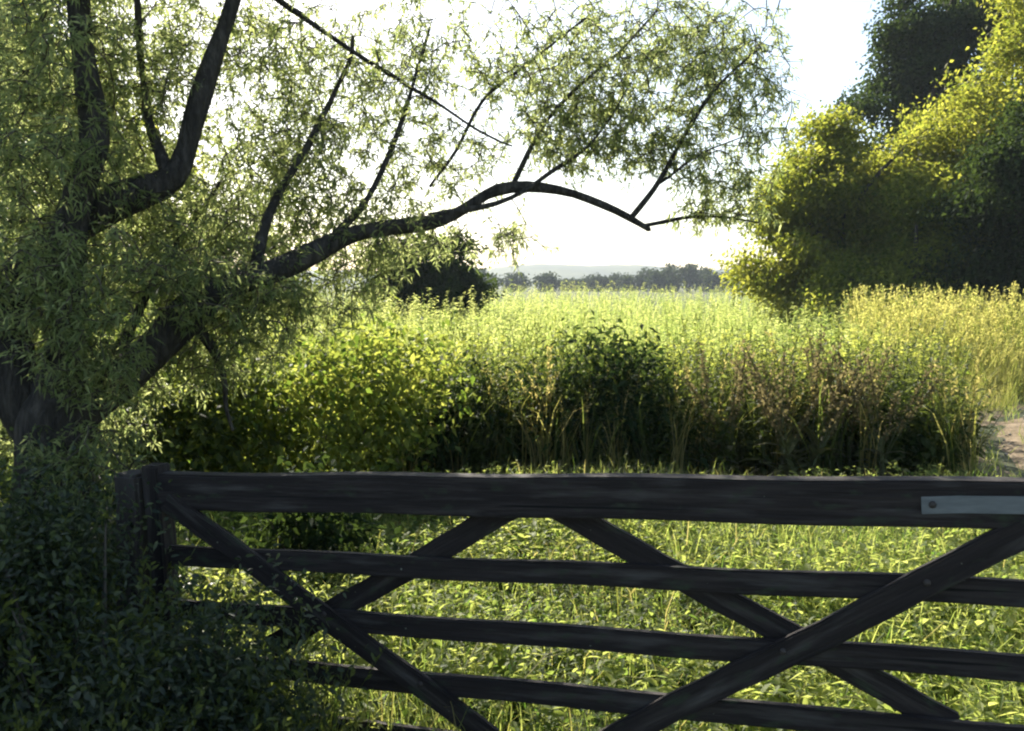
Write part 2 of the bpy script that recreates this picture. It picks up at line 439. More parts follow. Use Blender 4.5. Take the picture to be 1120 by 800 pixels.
LIMBS.append(limb([(705, 247, 4.85, .011), (760, 242, 4.9, .009), (830, 244, 4.95, .004)]))
LIMBS.append(limb([(722, 200, 4.9, .008), (770, 176, 4.95, .006), (830, 150, 5.0, .003)]))
LIMBS.append(limb([(470, 238, 4.68, .018), (540, 222, 4.75, .014), (590, 190, 4.8, .012), (640, 150, 4.9, .008), (690, 90, 5.0, .004)]))
LIMBS.append(limb([(470, 205, 4.9, .007), (500, 165, 4.9, .009), (530, 110, 4.95, .011), (580, 70, 5.0, .009), (640, 20, 5.1, .006)]))
LIMBS.append(limb([(262, -30, 4.4, .016), (320, 8, 4.5, .014), (400, 58, 4.6, .011), (490, 115, 4.7, .008), (560, 160, 4.8, .005)], noise=.01))
LIMBS.append(limb([(182, 195, 4.1, .03), (165, 130, 4.2, .022), (160, 60, 4.3, .017), (150, -30, 4.3, .013), (140, -120, 4.4, .004)]))
LIMBS.append(limb([(280, 300, 4.15, .03), (300, 220, 4.35, .022), (345, 140, 4.6, .016), (385, 40, 4.8, .010)]))
LIMBS.append(limb([(360, 266, 4.35, .02), (410, 200, 4.6, .016), (450, 120, 4.8, .012), (470, 30, 4.9, .007)]))
LIMBS.append(limb([(560, 206, 4.82, .015), (590, 140, 4.95, .012), (640, 80, 5.1, .009), (720, 10, 5.2, .006)]))
LIMBS.append(limb([(205, 352, 3.95, .03), (235, 390, 4.0, .02), (245, 430, 4.05, .013), (255, 470, 4.1, .008)]))
LIMBS.append(limb([(120, 410, 3.8, .03), (150, 330, 4.1, .022), (190, 260, 4.3, .014), (240, 200, 4.5, .008)]))

# leafy masses: px, py, depth, rx, ry (px), rd (m), sprays
MASS = [(40, 40, 4.1, 110, 100, 0.7, 513), (40, 170, 4.0, 110, 90, 0.7, 513), (150, 90, 4.5, 90, 110, 0.6, 432), (30, 310, 4.0, 100, 90, 0.6, 513), (90, 330, 3.5, 90, 110, 0.25, 162), (60, 430, 4.3, 130, 80, 0.5, 405), (170, 250, 4.4, 110, 80, 0.6, 580), (260, 330, 4.3, 90, 80, 0.5, 486), (190, 390, 4.2, 90, 45, 0.4, 121), (90, 500, 3.5, 90, 50, 0.25, 81), (300, 180, 4.8, 100, 90, 0.6, 364), (270, 40, 4.8, 120, 80, 0.6, 310), (400, 120, 5.0, 90, 110, 0.7, 280), (390, 250, 4.7, 90, 50, 0.5, 169), (340, 90, 5.3, 90, 90, 0.4, 102), (450, 262, 4.9, 70, 30, 0.5, 59), (350, 325, 4.5, 70, 45, 0.4, 93), (480, 60, 5.2, 90, 80, 0.6, 161), (490, 180, 5.1, 70, 60, 0.5, 102), (790, 235, 5.0, 60, 18, 0.3, 41), (400, 300, 4.9, 50, 35, 0.4, 51), (110, 390, 3.5, 60, 60, 0.2, 94), (210, 310, 3.8, 80, 50, 0.25, 108), (600, 80, 5.2, 90, 85, 0.7, 280), (700, 60, 5.3, 100, 80, 0.7, 301), (650, 150, 5.1, 90, 45, 0.5, 218), (790, 50, 5.2, 80, 65, 0.6, 197), (830, 120, 5.1, 40, 60, 0.4, 83), (770, 120, 5.1, 60, 60, 0.4, 114), (800, 205, 5.0, 60, 38, 0.4, 114), (565, 255, 4.9, 40, 32, 0.3, 36), (740, 175, 5.0, 60, 40, 0.3, 72), (600, -60, 5.1, 320, 60, 0.8, 270), (200, -190, 4.4, 190, 90, 0.7, 160), (150, -70, 4.4, 220, 60, 0.8, 351), (610, 130, 5.1, 80, 70, 0.5, 96), (270, 210, 5.0, 140, 110, 0.4, 160), (690, 110, 5.2, 110, 90, 0.5, 112)]
nodes = np.concatenate([l[4:, :3] for l in LIMBS])
tgt = []
for px, py, d, rx, ry, rd, n in MASS:
    u = rand_dir(n) * (rng.random((n, 1)) ** .45)
    for q in u: tgt.append(P(px + q[0] * rx, py + q[1] * ry, d + q[2] * rd))
tgt = np.array(tgt)
dist = np.array([np.min(((nodes - t) ** 2).sum(1)) for t in tgt])
tgt = tgt[np.argsort(dist)]
tw, lf = MB(), MB()
buf = np.zeros((400000, 3)); nn = len(nodes); buf[:nn] = nodes
LP, LD, LN = [], [], []
for t in tgt:
    j = np.argmin(((buf[:nn] - t) ** 2).sum(1)); a = buf[j]
    L = np.linalg.norm(t - a)
    if L < .03: continue
    k = max(3, int(L / .07) + 1); u = np.linspace(0, 1, k)[:, None]
    mid = (a + t) / 2 + rng.normal(0, .12 * L, 3) + np.array([0, 0, .10 * L])
    end = t + np.array([rng.normal(0, .05), rng.normal(0, .05), .02 - .10 * rng.random()])
    c = (1 - u) ** 2 * a + 2 * u * (1 - u) * mid + u ** 2 * t
    dr = np.linspace(0, 1, 5)[1:, None]
    c = np.concatenate([c, t + (end - t) * dr ** 1.3 + (t - mid) * .25 * dr])
    r0 = min(.009, .003 + .006 * L)
    tube(tw, c, np.linspace(r0, .0014, len(c)), 3, cap=False)
    buf[nn:nn + k] = c[:k]; nn += k
    m = int(14 + L * 30)
    s = (1 - rng.random(m) ** 1.3 * .9) * (len(c) - 1); i0 = np.minimum(s.astype(int), len(c) - 2); fr = (s - i0)[:, None]
    pp = c[i0] * (1 - fr) + c[i0 + 1] * fr; td = unit(c[i0 + 1] - c[i0])
    LP.append(pp + rng.normal(0, .012, (m, 3))); LD.append(td * .5 + rng.normal(0, .65, (m, 3)) + np.array([0, 0, -.10])); LN.append(rng.normal(0, .8, (m, 3)) + np.array([0, 0, .7]))
LP, LD, LN = map(np.concatenate, (LP, LD, LN))
leaves(lf, LP, LD, LN, rng.uniform(.026, .058, len(LP)), rng.uniform(.007, .012, len(LP)), .2, .25)
tag(tw.build("twig_spray", M["twig"], willow, smooth=True), kind="stuff")
lf.build("crown", M["willow_leaf"], willow)
print("willow leaves", len(LP), "twigs", len(tgt))

# ------------------------------------------------------------------ plants: small prototypes
def nettle(h, n, L, W, spread=1.0, top=.0, seg=1):
    mb = MB()
    bend = rng.normal(0, .08, 2)
    zz = np.linspace(0, h, 6); st = np.stack([bend[0] * (zz / h) ** 2 * h, bend[1] * (zz / h) ** 2 * h, zz], 1)
    tube(mb, st, np.linspace(.005, .002, 6), 3, tint=.3)
    u = np.sort(rng.uniform(.12, 1, n)); az = np.arange(n) * 2.4 + rng.normal(0, .4, n)
    pos = np.stack([bend[0] * u ** 2 * h, bend[1] * u ** 2 * h, u * h], 1)
    el = rng.normal(.15, .35, n) + .5 * (u - .5)
    d = np.stack([np.cos(az) * np.cos(el), np.sin(az) * np.cos(el), np.sin(el)], 1)
    k = (1.15 - .6 * u) * rng.uniform(.7, 1.2, n)
    leaves(mb, pos, d, np.array([0, 0, 1.0]) + rng.normal(0, .3, (n, 3)), L * k, W * k, .12, .35, seg, tint=np.clip(.15 + .7 * u + rng.normal(0, .12, n), 0, 1))
    return mb
def grass_tuft(h, n, w, lean, head=False, r=.05):
    mb = MB()
    pos = np.c_[rng.normal(0, r, (n, 2)), np.zeros(n)]
    hh = h * rng.uniform(.55, 1.05, n)
    blades(mb, pos, hh, w * rng.uniform(.7, 1.3, n), lean * rng.uniform(.3, 1.5, n), rng.random(n) * 6.28)
    if head:
        for k in range(max(2, n // 5)):
            a = rng.random() * 6.28; l = rng.uniform(.05, .25); H = h * rng.uniform(.9, 1.25)
            zz = np.linspace(0, 1, 5); st = np.stack([np.cos(a) * l * H * zz ** 2, np.sin(a) * l * H * zz ** 2, H * zz], 1)
            tube(mb, st, np.linspace(.0025, .0012, 5), 3, tint=.6)
            m = 14; u = rng.uniform(.78, 1, m); p = np.stack([np.cos(a) * l * H * u ** 2, np.sin(a) * l * H * u ** 2, H * u], 1)
            leaves(mb, p, rng.normal(0, .5, (m, 3)) + np.array([0, 0, 1.0]), rand_dir(m), .05, .014, .1, .2, tint=rng.uniform(.6, 1, m))
    return mb

def clear(x, y, r):   # keep off the path
    return path_dist(x, y) > r

# --- the tall field beyond: thousands of stems
def scatter_persp(n, y0, y1, ratio, p=1.0):
    """spots spread evenly over the picture of a level field, so that the near rows are dense"""
    u = rng.random(n); y = 1 / (1 / y0 + u ** p * (1 / y1 - 1 / y0)); x = (rng.random(n) * 2 - 1) * (ratio * y + 2)
    return x, y
fg = [grass_tuft(1.2, 12, .011, .30, k_ < 1, .07) for k_ in range(4)] + [nettle(1.35, 54, .13, .030) for _ in range(6)] + [nettle(1.15, 40, .11, .05) for _ in range(2)]
x, y = scatter_persp(11000, 9.6, 190, .68, .8)
k = clear(x, y, 1.3) & ~((x > 4.6) & (y > 10.2) & (x > .40 * y)) & (y > np.interp(x, PATH[:, 0], PATH[:, 1], left=-99))
x, y = x[k], y[k]
mb = MB(); dr = np.sin(x * .33 + 1.1 * np.sin(y * .21)) * np.cos(y * .17 + .8 * np.sin(x * .12)) + .5 * np.sin(x * 1.1 + y * .6) * np.sin(y * .9)
sc_ = (rng.uniform(.68, 1.15, len(x)) + .10 * dr + .16 * (rng.random(len(x)) > .94)) * np.clip(.86 + (y - 10) * .012, .8, 1.15)
stamp(mb, fg, np.stack([x, y, gz(x, y)], 1), sc_, .13, .2, drift=.18 * dr)
tag(mb.build("tall_field_grass", M["field_grass"]), "tall yellow green field grass standing in bright sun to the horizon", "grass", kind="stuff")

# --- weed bank in front of the field
def weed_band(n, xr, yr, hr, protos, mat, name, label, cat, lean=.1, keep=None, front_drop=0):
    x = rng.uniform(*xr, n); y = rng.uniform(*yr, n)
    k = clear(x, y, 1.02)
    if keep is not None: k &= keep(x, y)
    x, y = x[k], y[k]
    s = rng.uniform(*hr, len(x)) * (1 - front_drop * np.clip(1 - (y - yr[0]) / 1.2, 0, 1))
    mb = MB(); stamp(mb, protos, np.stack([x, y, gz(x, y)], 1), s, lean)
    return tag(mb.build(name, mat), label, cat, kind="stuff")
net = [nettle(1.0, 34, .11, .05) for _ in range(6)]
weed_band(1300, (-6.5, 6.0), (8.2, 10.6), (.85, 1.2), net, M["weed_leaf"], "nettle_bed", "bank of tall leafy green weeds between the grass and the field", "weeds")
weed_band(70, (-1, 5.8), (7.2, 7.9), (.6, 1.05), [grass_tuft(1.0, 16, .012, .45, True, .06) for _ in range(4)], M["dry_grass"], "dry_grass", "straw coloured dry grass mixed into the weed bank", "grass")

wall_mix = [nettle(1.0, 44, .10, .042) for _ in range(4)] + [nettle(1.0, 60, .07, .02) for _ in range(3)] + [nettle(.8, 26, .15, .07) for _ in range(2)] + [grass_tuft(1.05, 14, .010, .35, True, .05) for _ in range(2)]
weed_band(1350, (-1.9, 5.2), (7.3, 8.7), (.72, 1.12), wall_mix, M["green_leaf"], "shade_toned_nettles", "nettles and rank weeds coloured darker to give the weed bank a shaded face", "weeds", lean=.13)  # shade of the bank's front put into a darker, less translucent leaf colour
# --- lit ground cover behind the gate and around it
x = rng.uniform(-4.5, 5.5, 34000); y = 1.4 + 5.25 * rng.random(34000) ** .8
k = clear(x, y, .8); x, y = x[k], y[k]
mb = MB()
patch = .5 + .5 * np.sin(x * 2.1 + 1.3 * np.sin(y * 1.7)) * np.cos(y * 2.3)
h = rng.uniform(.02, .16, len(x)) + .16 * patch
az = rng.random(len(x)) * 6.28; el = rng.normal(.3, .55, len(x))
d = np.stack([np.cos(az) * np.cos(el), np.sin(az) * np.cos(el), np.sin(el)], 1)
leaves(mb, np.stack([x, y, gz(x, y) + h], 1), d, np.array([0, 0, 1.0]) + rng.normal(0, .5, (len(x), 3)), rng.uniform(.018, .065, len(x)) , rng.uniform(.010, .03, len(x)), .12, .3, 2, tint=np.clip(.25 + .4 * patch + rng.normal(0, .2, len(x)), 0, 1))
xx = rng.uniform(-4.2, 5.2, 6500); yy = 2.0 + 4.6 * rng.random(6500) ** .85
kk = clear(xx, yy, .85); xx, yy = xx[kk], yy[kk]
pt = .5 + .5 * np.sin(xx * 2.1 + 1.3 * np.sin(yy * 1.7)) * np.cos(yy * 2.3)
stamp(mb, [nettle(1.0, 13, .33, .14) for _ in range(3)] + [nettle(1.0, 18, .3, .07) for _ in range(3)] + [nettle(.8, 10, .5, .2, seg=2) for _ in range(2)], np.stack([xx, yy, gz(xx, yy)], 1), rng.uniform(.10, .20, len(xx)) + .16 * pt, .25)
tag(mb.build("leafy_ground_cover", M["lawn_leaf"]), "low broad leaved weeds covering the ground behind the gate", "ground cover", kind="stuff")
x = rng.uniform(-4.5, 5.5, 46000); y = 1.4 + 5.35 * rng.random(46000) ** .8
k = clear(x, y, .62); x, y = x[k], y[k]; mb = MB()
blades(mb, np.stack([x, y, gz(x, y)], 1), rng.uniform(.10, .36, len(x)) * (.7 + .5 * (np.sin(x * 1.9 + y) > 0)), .0045, rng.uniform(.2, .9, len(x)), rng.random(len(x)) * 6.28)
tag(mb.build("short_grass", M["lawn_leaf"]), "short sunlit grass between the gate and the weed bank", "grass", kind="stuff")

x = rng.uniform(-4, 5, 1500); y = 2.2 + 4.5 * rng.random(1500); k = clear(x, y, .8); x, y = x[k], y[k]; mb = MB()
blades(mb, np.stack([x, y, gz(x, y) + .02], 1), rng.uniform(.15, .5, len(x)), .004, rng.uniform(.3, 1.2, len(x)), rng.random(len(x)) * 6.28)
leaves(mb, np.stack([x[::2], y[::2], gz(x[::2], y[::2]) + rng.uniform(.03, .2, len(x[::2]))], 1), rng.normal(0, 1, (len(x[::2]), 3)) * np.array([1, 1, .4]), rand_dir(len(x[::2])) + np.array([0, 0, 1.0]), .045, .018, .3, .4, 2)
tag(mb.build("dead_stalks", M["dry_grass"]), "dead straw stalks and withered leaves lying in the ground cover", "dead stalks", kind="stuff")
# --- tufts along and between the wheel tracks, and loose stones
i_ = rng.integers(0, len(PATH), 900); c_ = np.where(rng.random(900) < .3, rng.normal(0, .10, 900), np.sign(rng.random(900) - .5) * rng.normal(.82, .08, 900))
x = PATH[i_, 0] + nr[i_, 0] * c_ + rng.normal(0, .15, 900); y = PATH[i_, 1] + nr[i_, 1] * c_ + rng.normal(0, .15, 900)
mb = MB(); stamp(mb, [grass_tuft(.3, 12, .006, .6, False, .06) for _ in range(4)], np.stack([x, y, gz(x, y)], 1), rng.uniform(.35, 1.0, 900), .2)
tag(mb.build("track_grass", M["lawn_leaf"]), "short grass tufts along the edges and middle of the track", "grass", kind="stuff")
i_ = rng.integers(0, len(PATH), 1500); c_ = rng.uniform(-.75, .75, 1500); mb = MB()
for a_, b_ in zip(i_, c_):
    q_ = np.array([PATH[a_, 0] + nr[a_, 0] * b_, PATH[a_, 1] + nr[a_, 1] * b_]) + rng.normal(0, .2, 2)
    r_ = rng.uniform(.006, .028); o_ = np.array([[1, 0, 0], [-1, 0, 0], [0, 1, 0], [0, -1, 0], [0, 0, .7], [0, 0, -.7]]) * r_ * rng.uniform(.6, 1.2, (6, 1))
    mb.add(o_ + np.array([*q_, float(gz(*q_)) + .02]), tris=[(0, 2, 4), (2, 1, 4), (1, 3, 4), (3, 0, 4), (2, 0, 5), (1, 2, 5), (3, 1, 5), (0, 3, 5)])
tag(mb.build("loose_stones", M["stone"]), "small loose stones scattered on the track", "stones", kind="stuff")
# --- verge right of the path
x = rng.uniform(4.5, 15, 6000); y = rng.uniform(9.5, 22, 6000)
k = (path_dist(x, y) > .72) & (y > np.interp(x, PATH[:, 0], PATH[:, 1])) & (x > .385 * y); x, y = x[k], y[k]
mb = MB(); stamp(mb, [grass_tuft(1.0, 16, .011, .4, True, .07) for _ in range(5)] + [nettle(1.0, 30, .09, .035) for _ in range(2)], np.stack([x, y, gz(x, y)], 1), rng.uniform(.7, 1.25, len(x)) * np.clip(.25 + .42 * (path_dist(x, y) - .7), .2, 1.15), .12)
tag(mb.build("verge_grass", M["verge_grass"]), "tall yellowing grass on the verge between path and hedgerow trees", "grass", kind="stuff")
# --- taller leafy plants standing in the lawn
x = rng.uniform(-3, 5, 420); y = rng.uniform(3.3, 6.5, 420)
k = (np.sin(x * 1.7 + .6) + np.sin(y * 2.1 + x) + rng.normal(0, .4, 420) > .6) & clear(x, y, .9); x, y = x[k], y[k]
mb = MB(); stamp(mb, net, np.stack([x, y, gz(x, y)], 1), rng.uniform(.2, .48, len(x)), .15)
tag(mb.build("young_nettles", M["green_leaf"]), "patches of young green nettles among the sunlit ground cover", "weeds", kind="stuff")

# ------------------------------------------------------------------ bushes
def leaf_cloud(mb, blobs, L, W, n_clump, r_clump, per, shell=.35, seg=1, up_bias=.6, zmin=.05, tint0=None):
    """leaf clumps through the volume of a few ellipsoids; returns clump centres"""
    C = []
    for (cx, cy, cz, rx, ry, rz, wgt) in blobs:
        m = int(n_clump * wgt); u = rand_dir(m) * (rng.random((m, 1)) ** shell) * rng.uniform(.85, 1.12, (m, 1))
        C.append(np.array([cx, cy, cz]) + u * np.array([rx, ry, rz]))
    C = np.concatenate(C); C = C[C[:, 2] > zmin]
    ct = rng.normal(.45, .26, len(C))
    rep = np.repeat(np.arange(len(C)), per)
    p = C[rep] + rng.normal(0, r_clump, (len(rep), 3)) * np.array([1, 1, .7]); k = p[:, 2] > zmin * .5; p, rep = p[k], rep[k]
    cm = np.mean([b[:3] for b in blobs], 0)
    out = unit(p - cm)
    d = unit(out * .5 + rand_dir(len(p)) + np.array([0, 0, -.2]))
    leaves(mb, p, d, rand_dir(len(p)) * .8 + np.array([0, 0, up_bias]), rng.uniform(.7, 1.3, len(p)) * L, rng.uniform(.7, 1.3, len(p)) * W, .15, .2, seg, tint=np.clip(ct[rep] + rng.normal(0, .15, len(p)), 0, 1))
    return C

def bush(name, label, cat, loc, blobs, mat, L=.06, W=.035, n=260, r=.09, per=14, stems=14, group=None, seg=1, shell=.4):
    loc = np.array([loc[0], loc[1], float(gz(loc[0], loc[1]))])
    o = empty(name, loc, label, cat, group)
    mb = MB(); C = leaf_cloud(mb, blobs, L, W, n, r, per, shell, seg)
    st = MB()
    for c in C[rng.permutation(len(C))[:stems]]:
        b = np.array([c[0] * .25, c[1] * .25, -.03]); mid = b * .4 + c * .6 + np.array([0, 0, .25 * c[2]]); u = np.linspace(0, 1, 8)[:, None]
        tube(st, (1 - u) ** 2 * b + 2 * u * (1 - u) * mid + u ** 2 * c, np.linspace(.011, .003, 8), 4)
    f = mb.build("foliage", mat, origin=(0, 0, 0)); f.parent = o
    s = st.build("stem", M["twig"], origin=(0, 0, 0)); s.parent = o; tag(s, kind="stuff")
    return o

def at(px, d): return (px - 560) / FPX * d, d
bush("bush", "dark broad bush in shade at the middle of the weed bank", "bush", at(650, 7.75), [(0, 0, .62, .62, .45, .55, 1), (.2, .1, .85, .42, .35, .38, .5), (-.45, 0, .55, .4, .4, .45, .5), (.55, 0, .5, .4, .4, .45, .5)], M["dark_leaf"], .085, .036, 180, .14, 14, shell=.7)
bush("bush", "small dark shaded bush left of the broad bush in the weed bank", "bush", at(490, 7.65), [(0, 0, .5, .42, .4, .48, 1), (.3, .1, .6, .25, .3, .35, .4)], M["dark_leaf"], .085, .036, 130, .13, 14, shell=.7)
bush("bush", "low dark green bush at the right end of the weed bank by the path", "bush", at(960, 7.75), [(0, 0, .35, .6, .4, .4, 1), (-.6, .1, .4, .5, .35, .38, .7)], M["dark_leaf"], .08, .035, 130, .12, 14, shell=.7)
bush("bush", "sunlit yellow green leafy bush behind the gate near the willow", "bush", at(330, 6.6), [(0, 0, .65, .95, .6, .75, 1), (.5, .4, .9, .7, .5, .6, .7), (-.8, .1, .65, .7, .5, .65, .7), (-1.5, -.3, .5, .6, .5, .55, .6)], M["weed_leaf"], .07, .038, 330, .11, 15)
bush("bush", "dense green bush behind the willow trunk", "bush", at(80, 6.3), [(0, 0, .9, 1.3, .7, 1.0, 1), (-.9, .3, 1.1, .9, .7, 1.1, .8), (.9, .2, .7, .7, .6, .7, .5)], M["green_leaf"], .08, .045, 300, .12, 14)
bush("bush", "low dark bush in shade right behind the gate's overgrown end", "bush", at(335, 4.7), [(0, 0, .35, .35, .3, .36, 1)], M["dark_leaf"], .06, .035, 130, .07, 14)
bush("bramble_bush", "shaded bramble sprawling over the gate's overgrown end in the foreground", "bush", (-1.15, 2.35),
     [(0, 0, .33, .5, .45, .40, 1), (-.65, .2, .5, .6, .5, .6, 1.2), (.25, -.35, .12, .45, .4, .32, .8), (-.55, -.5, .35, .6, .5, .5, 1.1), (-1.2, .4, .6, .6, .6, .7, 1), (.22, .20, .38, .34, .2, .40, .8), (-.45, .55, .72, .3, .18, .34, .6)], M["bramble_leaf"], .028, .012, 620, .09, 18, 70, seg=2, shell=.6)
x = rng.uniform(-2.6, -.35, 520); y = rng.uniform(1.7, 3.1, 520); k = x < -.35 - (y - 1.7) * .25; x, y = x[k], y[k]
mb = MB(); stamp(mb, [grass_tuft(.8, 9, .009, .45, True, .05) for _ in range(4)], np.stack([x, y, gz(x, y)], 1), rng.uniform(.5, 1.0, len(x)) * np.clip(.55 + .35 * (-x - .35), .5, 1.15), .12)
tag(mb.build("rank_grass", M["green_leaf"]), "long dark grass growing through the bramble in the foreground", "grass", kind="stuff")
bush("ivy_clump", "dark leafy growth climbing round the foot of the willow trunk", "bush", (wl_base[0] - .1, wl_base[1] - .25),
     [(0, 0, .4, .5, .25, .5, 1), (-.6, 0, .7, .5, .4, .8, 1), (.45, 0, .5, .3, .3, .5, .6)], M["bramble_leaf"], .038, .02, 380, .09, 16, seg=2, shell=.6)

# --- brown dock plants
def dock():
    mb, heads = MB(), []
    for k in range(3):
        sd_ = MB()
        a = rng.random() * 6.28; l = rng.uniform(.08, .4); H = rng.uniform(.6, .95); zz = np.linspace(0, 1, 6)
        st = np.stack([np.cos(a) * l * H * zz ** 1.5, np.sin(a) * l * H * zz ** 1.5, H * zz], 1); tube(mb, st, np.linspace(.006, .003, 6), 4, tint=.2)
        m = 110; u = np.linspace(.5, 1.02, m); q = np.stack([np.cos(a) * l * H * u ** 1.5, np.sin(a) * l * H * u ** 1.5, H * u], 1) + rng.normal(0, .013, (m, 3))
        tube(sd_, st[2:], .004, 4); leaves(sd_, q, rand_dir(m) + np.array([0, 0, .4]), rand_dir(m), .03, .018, .1, .1)
        heads.append(sd_)
    m = 12; az = rng.random(m) * 6.28; el = rng.uniform(.3, 1.1, m)
    leaves(mb, np.c_[rng.normal(0, .03, (m, 2)), rng.uniform(.02, .3, m)], np.stack([np.cos(az) * np.cos(el), np.sin(az) * np.cos(el), np.sin(el)], 1), np.array([0, 0, 1.0]) + np.zeros((m, 3)), rng.uniform(.15, .3, m), .06, .1, .35, 2)
    return mb, heads
dm, dh = dock()
meA = dm.mesh("leaf_stalk", M["stem"]); meH = [h.mesh("seed_head", M["seed_head"]) for h in dh]
for k in range(14):
    yy = rng.uniform(7.1, 7.5); x = at(rng.choice([rng.normal(905, 38), rng.uniform(740, 990)], p=[.7, .3]), yy)[0]
    o = empty("dock_plant", (x, yy, float(gz(x, yy))), "rust brown dock plant gone to seed in the weed bank left of the path", "plant", "brown dock plants in the weed bank")
    s = rng.uniform(1.0, 1.35); o.scale = (s, s, s); o.rotation_euler = (rng.normal(0, .1), rng.normal(0, .1), rng.random() * 6.28)
    for nm, me in [("leaf_stalk", meA)] + [("seed_head", h) for h in meH]:
        c = bpy.data.objects.new(nm, me); COL.objects.link(c); c.parent = o

# ------------------------------------------------------------------ trees
RG = "hedgerow trees right of the field"
def tree(name, label, loc, blobs, mat, H, r0, L=.12, W=.07, n=300, r=.22, per=22, group=None, limbs=12, shell=.45, zmin=.3):
    if group == RG:       # the hedgerow stands further off and is larger
        K = 1.3; loc = (loc[0] * K, loc[1] * K); H *= K; r0 *= K; L *= .95; W *= .95; r *= K; zmin *= K; n = int(n * 1.25)
        blobs = [(a * K, b * K, (c - 1.7) * K + 1.7, d * K, f * K, g * K, w_) for a, b, c, d, f, g, w_ in blobs]
    loc = np.array([loc[0], loc[1], float(gz(loc[0], loc[1]))])
    o = empty(name, loc, label, "tree", group)
    bl = []
    for a, b, c, d, f, g, w_ in blobs:                      # boughs: lesser masses standing out of each large one
        for q in rand_dir(24) * rng.uniform(.25, 1.12, (24, 1)):
            k_ = rng.uniform(.20, .50); bl.append((a + q[0] * d, b + q[1] * f, c + q[2] * g, d * k_, f * k_, g * k_ * .8, w_ * .38 * k_ ** 1.5))
    mb = MB(); C = leaf_cloud(mb, bl, L, W, n, r * .75, per, shell, zmin=zmin)
    tk = MB(); ph = rng.random() * 6; zz = np.linspace(-.1, H, 12)
    tp = np.stack([.04 * H * np.sin(zz * .7 + ph) * .5, .03 * H * np.cos(zz * .6 + ph) * .5, zz], 1); tube(tk, tp, np.linspace(r0, r0 * .25, 12), 9)
    tk_o = None
    lm = MB()
    for c in C[rng.permutation(len(C))[:limbs]]:
        j = min(10, max(2, int(11 * min(.9, c[2] / H * .65)))); b = tp[j]; mid = (b + c) / 2 + np.array([0, 0, .15 * np.linalg.norm(c - b)]); u = np.linspace(0, 1, 8)[:, None]
        tube(tk, (1 - u) ** 2 * b + 2 * u * (1 - u) * mid + u ** 2 * c, np.linspace(r0 * .32, r0 * .06, 8), 6)
    f = mb.build("crown", mat, origin=(0, 0, 0)); f.parent = o
    t = tk.build("trunk", M["bark"], origin=(0, 0, 0), smooth=True); t.parent = o
    return o

TR = dict(n=210, r=.26, per=34, shell=.6)
tree("hedge_tree", "sunny yellow green bushy tree at the field's right edge", at(915, 19), [(0, 0, 2.6, 1.7, 1.6, 1.9, 1), (.9, .6, 3.7, 1.5, 1.4, 1.4, .8), (-1.0, 0, 1.6, 1.1, 1.0, 1.2, .6), (1.6, -.3, 2.4, 1.4, 1.3, 1.8, .8), (2.4, 0.3, 4.6, 1.3, 1.3, 1.4, .7), (-.95, 0, 3.4, 1.0, 1.0, 1.3, .6), (-.2, .3, 4.6, .8, .8, .9, .35)], M["yellow_leaf"], 3.3, .2, 0.143, 0.086, group=RG, limbs=16, **TR)
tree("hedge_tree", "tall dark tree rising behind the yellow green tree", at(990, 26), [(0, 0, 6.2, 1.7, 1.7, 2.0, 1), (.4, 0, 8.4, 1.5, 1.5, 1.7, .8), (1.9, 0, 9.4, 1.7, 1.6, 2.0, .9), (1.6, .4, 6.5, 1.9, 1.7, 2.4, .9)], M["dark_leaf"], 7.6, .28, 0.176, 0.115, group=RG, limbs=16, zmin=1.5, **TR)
tree("hedge_tree", "tall mixed yellow and green tree at the photo's top right corner", at(1112, 18), [(0, 0, 4.8, 1.5, 1.4, 1.6, 1), (.5, .3, 6.6, 1.4, 1.4, 1.5, .9), (-.5, 0, 3.6, 1.0, 1.0, 1.2, .6), (1.5, .2, 5.2, 1.4, 1.3, 2.2, .8)], M["yellow_leaf"], 5.4, .22, 0.132, 0.081, group=RG, limbs=14, **TR)
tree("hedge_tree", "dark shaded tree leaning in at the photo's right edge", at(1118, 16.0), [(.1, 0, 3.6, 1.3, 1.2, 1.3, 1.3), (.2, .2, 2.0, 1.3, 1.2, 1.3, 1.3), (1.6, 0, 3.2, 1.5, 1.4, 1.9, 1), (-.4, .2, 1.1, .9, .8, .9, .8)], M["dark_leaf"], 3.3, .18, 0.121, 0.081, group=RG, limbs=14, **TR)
tree("hedge_tree", "green understorey tree with dark gaps below the yellow green tree", at(1000, 17), [(0, 0, 1.6, 1.3, 1.0, 1.3, 1), (1.2, .2, 1.6, 1.2, 1.0, 1.5, .9), (-1.1, .3, 1.2, .9, .8, 1.0, .6), (.5, .6, 2.8, 1.2, .9, 1.0, .8)], M["hedge_leaf"], 2.4, .12, 0.121, 0.069, group=RG, limbs=10, **TR)
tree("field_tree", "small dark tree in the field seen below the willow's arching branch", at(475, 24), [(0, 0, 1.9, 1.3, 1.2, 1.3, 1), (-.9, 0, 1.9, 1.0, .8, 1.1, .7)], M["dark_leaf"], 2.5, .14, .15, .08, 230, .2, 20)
tree("field_tree", "dark green tree half hidden behind the willow's foliage", at(235, 23), [(0, 0, 2.2, 2.2, 1.6, 2.0, 1), (-2.6, 0, 2.8, 2.1, 1.5, 2.6, 1), (-4.6, .3, 3.6, 2.1, 1.5, 3.2, 1)], M["green_leaf"], 3.9, .2, .14, .08, 300, .24, 20)

tree("field_tree", "tall loose green tree behind the willow's trunk at the photo's left edge", at(40, 20), [(0, 0, 3, 2.4, 2, 2.8, 1.1), (.4, 0, 6.2, 2.0, 1.8, 2.4, .9), (-1.5, 0, 8, 2.2, 1.8, 2, .8), (1.6, .4, 4.4, 1.5, 1.3, 1.5, .5)], M["yellow_leaf"], 7.5, .26, .15, .085, 300, .28, 18)
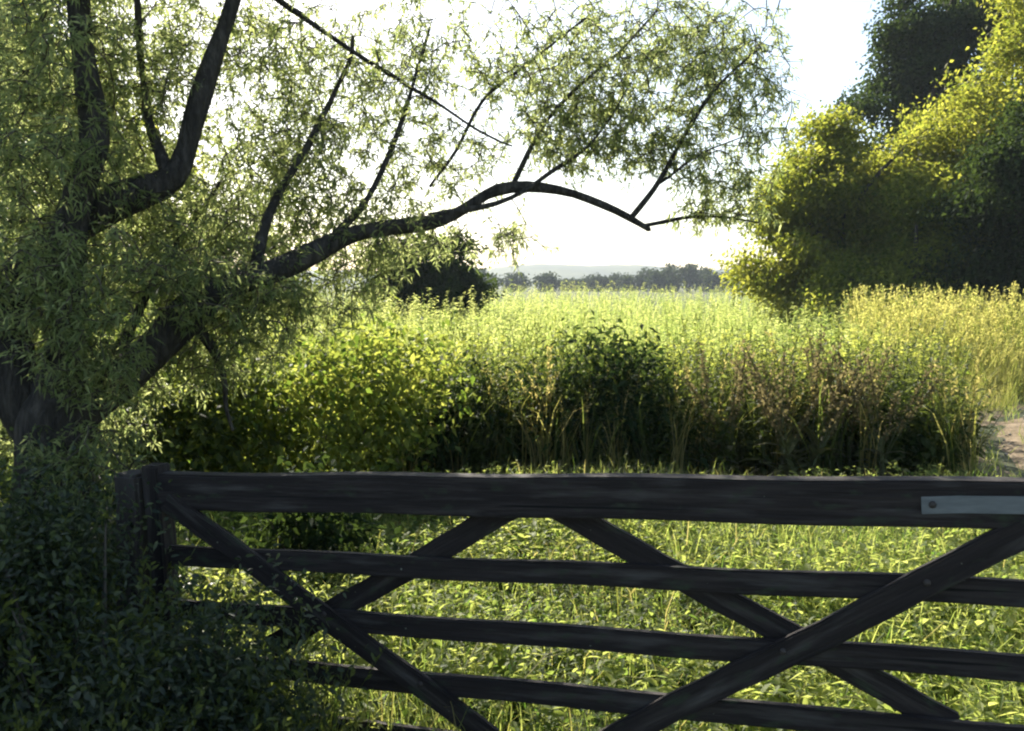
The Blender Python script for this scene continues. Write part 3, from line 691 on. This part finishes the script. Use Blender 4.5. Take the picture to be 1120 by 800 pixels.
# distant trees across the field
FAR = [(600, 210, 4.0, 7), (622, 230, 3.2, 5), (640, 240, 3.6, 6), (659, 220, 3.6, 5), (675, 235, 4.2, 6), (690, 215, 3.9, 5), (706, 225, 4.8, 6), (722, 205, 4.6, 5.5), (738, 215, 5.2, 5), (753, 200, 6.6, 6.5), (768, 215, 5.6, 5.5), (783, 205, 4.6, 5), (799, 220, 5.2, 6), (816, 210, 5.5, 6), (560, 215, 4.6, 7), (530, 225, 5, 8)]
for k, (px, d, h, wd) in enumerate(FAR):
    h *= 1.06
    x, y = at(px, d)
    o = empty("distant_tree", (x, y, 0), ("tallest of the distant dark trees on the far edge of the field" if h > 6.9 else "distant dark tree in the line along the far edge of the field"), "tree", "distant trees along the far edge of the field")
    bl = [(rng.normal(0, wd * .2), rng.normal(0, 1), h * .5 + rng.normal(0, .3), wd * .36, wd * .36, h * .46, 1) for _ in range(3)]
    mb = MB(); leaf_cloud(mb, bl, .7, .5, 45, .5, 10, .4, zmin=.1); f = mb.build("crown", M["far_leaf"], origin=(0, 0, 0)); f.parent = o
    tk = MB(); tube(tk, [(0, 0, -.1), (.1, 0, h * .4), (0, 0, h * .75)], [.3, .22, .08], 6); t = tk.build("trunk", M["bark"], origin=(0, 0, 0)); t.parent = o

# ------------------------------------------------------------------ haze
HAZE = 0.00042
if HAZE:
    mb = MB(); X0, X1, Y0, Y1, Z0, Z1 = -910, 910, -70, 1210, -2, 40
    v = [(x, y, z) for z in (Z0, Z1) for y in (Y0, Y1) for x in (X0, X1)]
    mb.add(v, quads=[(0, 2, 3, 1), (4, 5, 7, 6), (0, 1, 5, 4), (2, 6, 7, 3), (0, 4, 6, 2), (1, 3, 7, 5)])
    m, nt, out = new_mat("haze"); pv = nt.nodes.new("ShaderNodeVolumePrincipled")
    pv.inputs["Color"].default_value = (.80, .90, 1, 1); pv.inputs["Density"].default_value = HAZE; pv.inputs["Anisotropy"].default_value = .1
    nt.links.new(pv.outputs[0], out.inputs["Volume"])
    tag(mb.build("haze", m), kind="stuff")

# ------------------------------------------------------------------ render settings
sc.cycles.pixel_filter_type = 'BLACKMAN_HARRIS'; sc.cycles.filter_width = 2.2
sc.render.engine = 'CYCLES'
sc.cycles.use_denoising = True
sc.cycles.max_bounces = 8; sc.cycles.diffuse_bounces = 3; sc.cycles.transmission_bounces = 5; sc.cycles.volume_bounces = 0
sc.cycles.use_adaptive_sampling = True; sc.cycles.adaptive_threshold = .02
sc.view_settings.view_transform = 'Standard'; sc.view_settings.look = 'None'
sc.view_settings.exposure = 1.5; sc.view_settings.gamma = 1.0
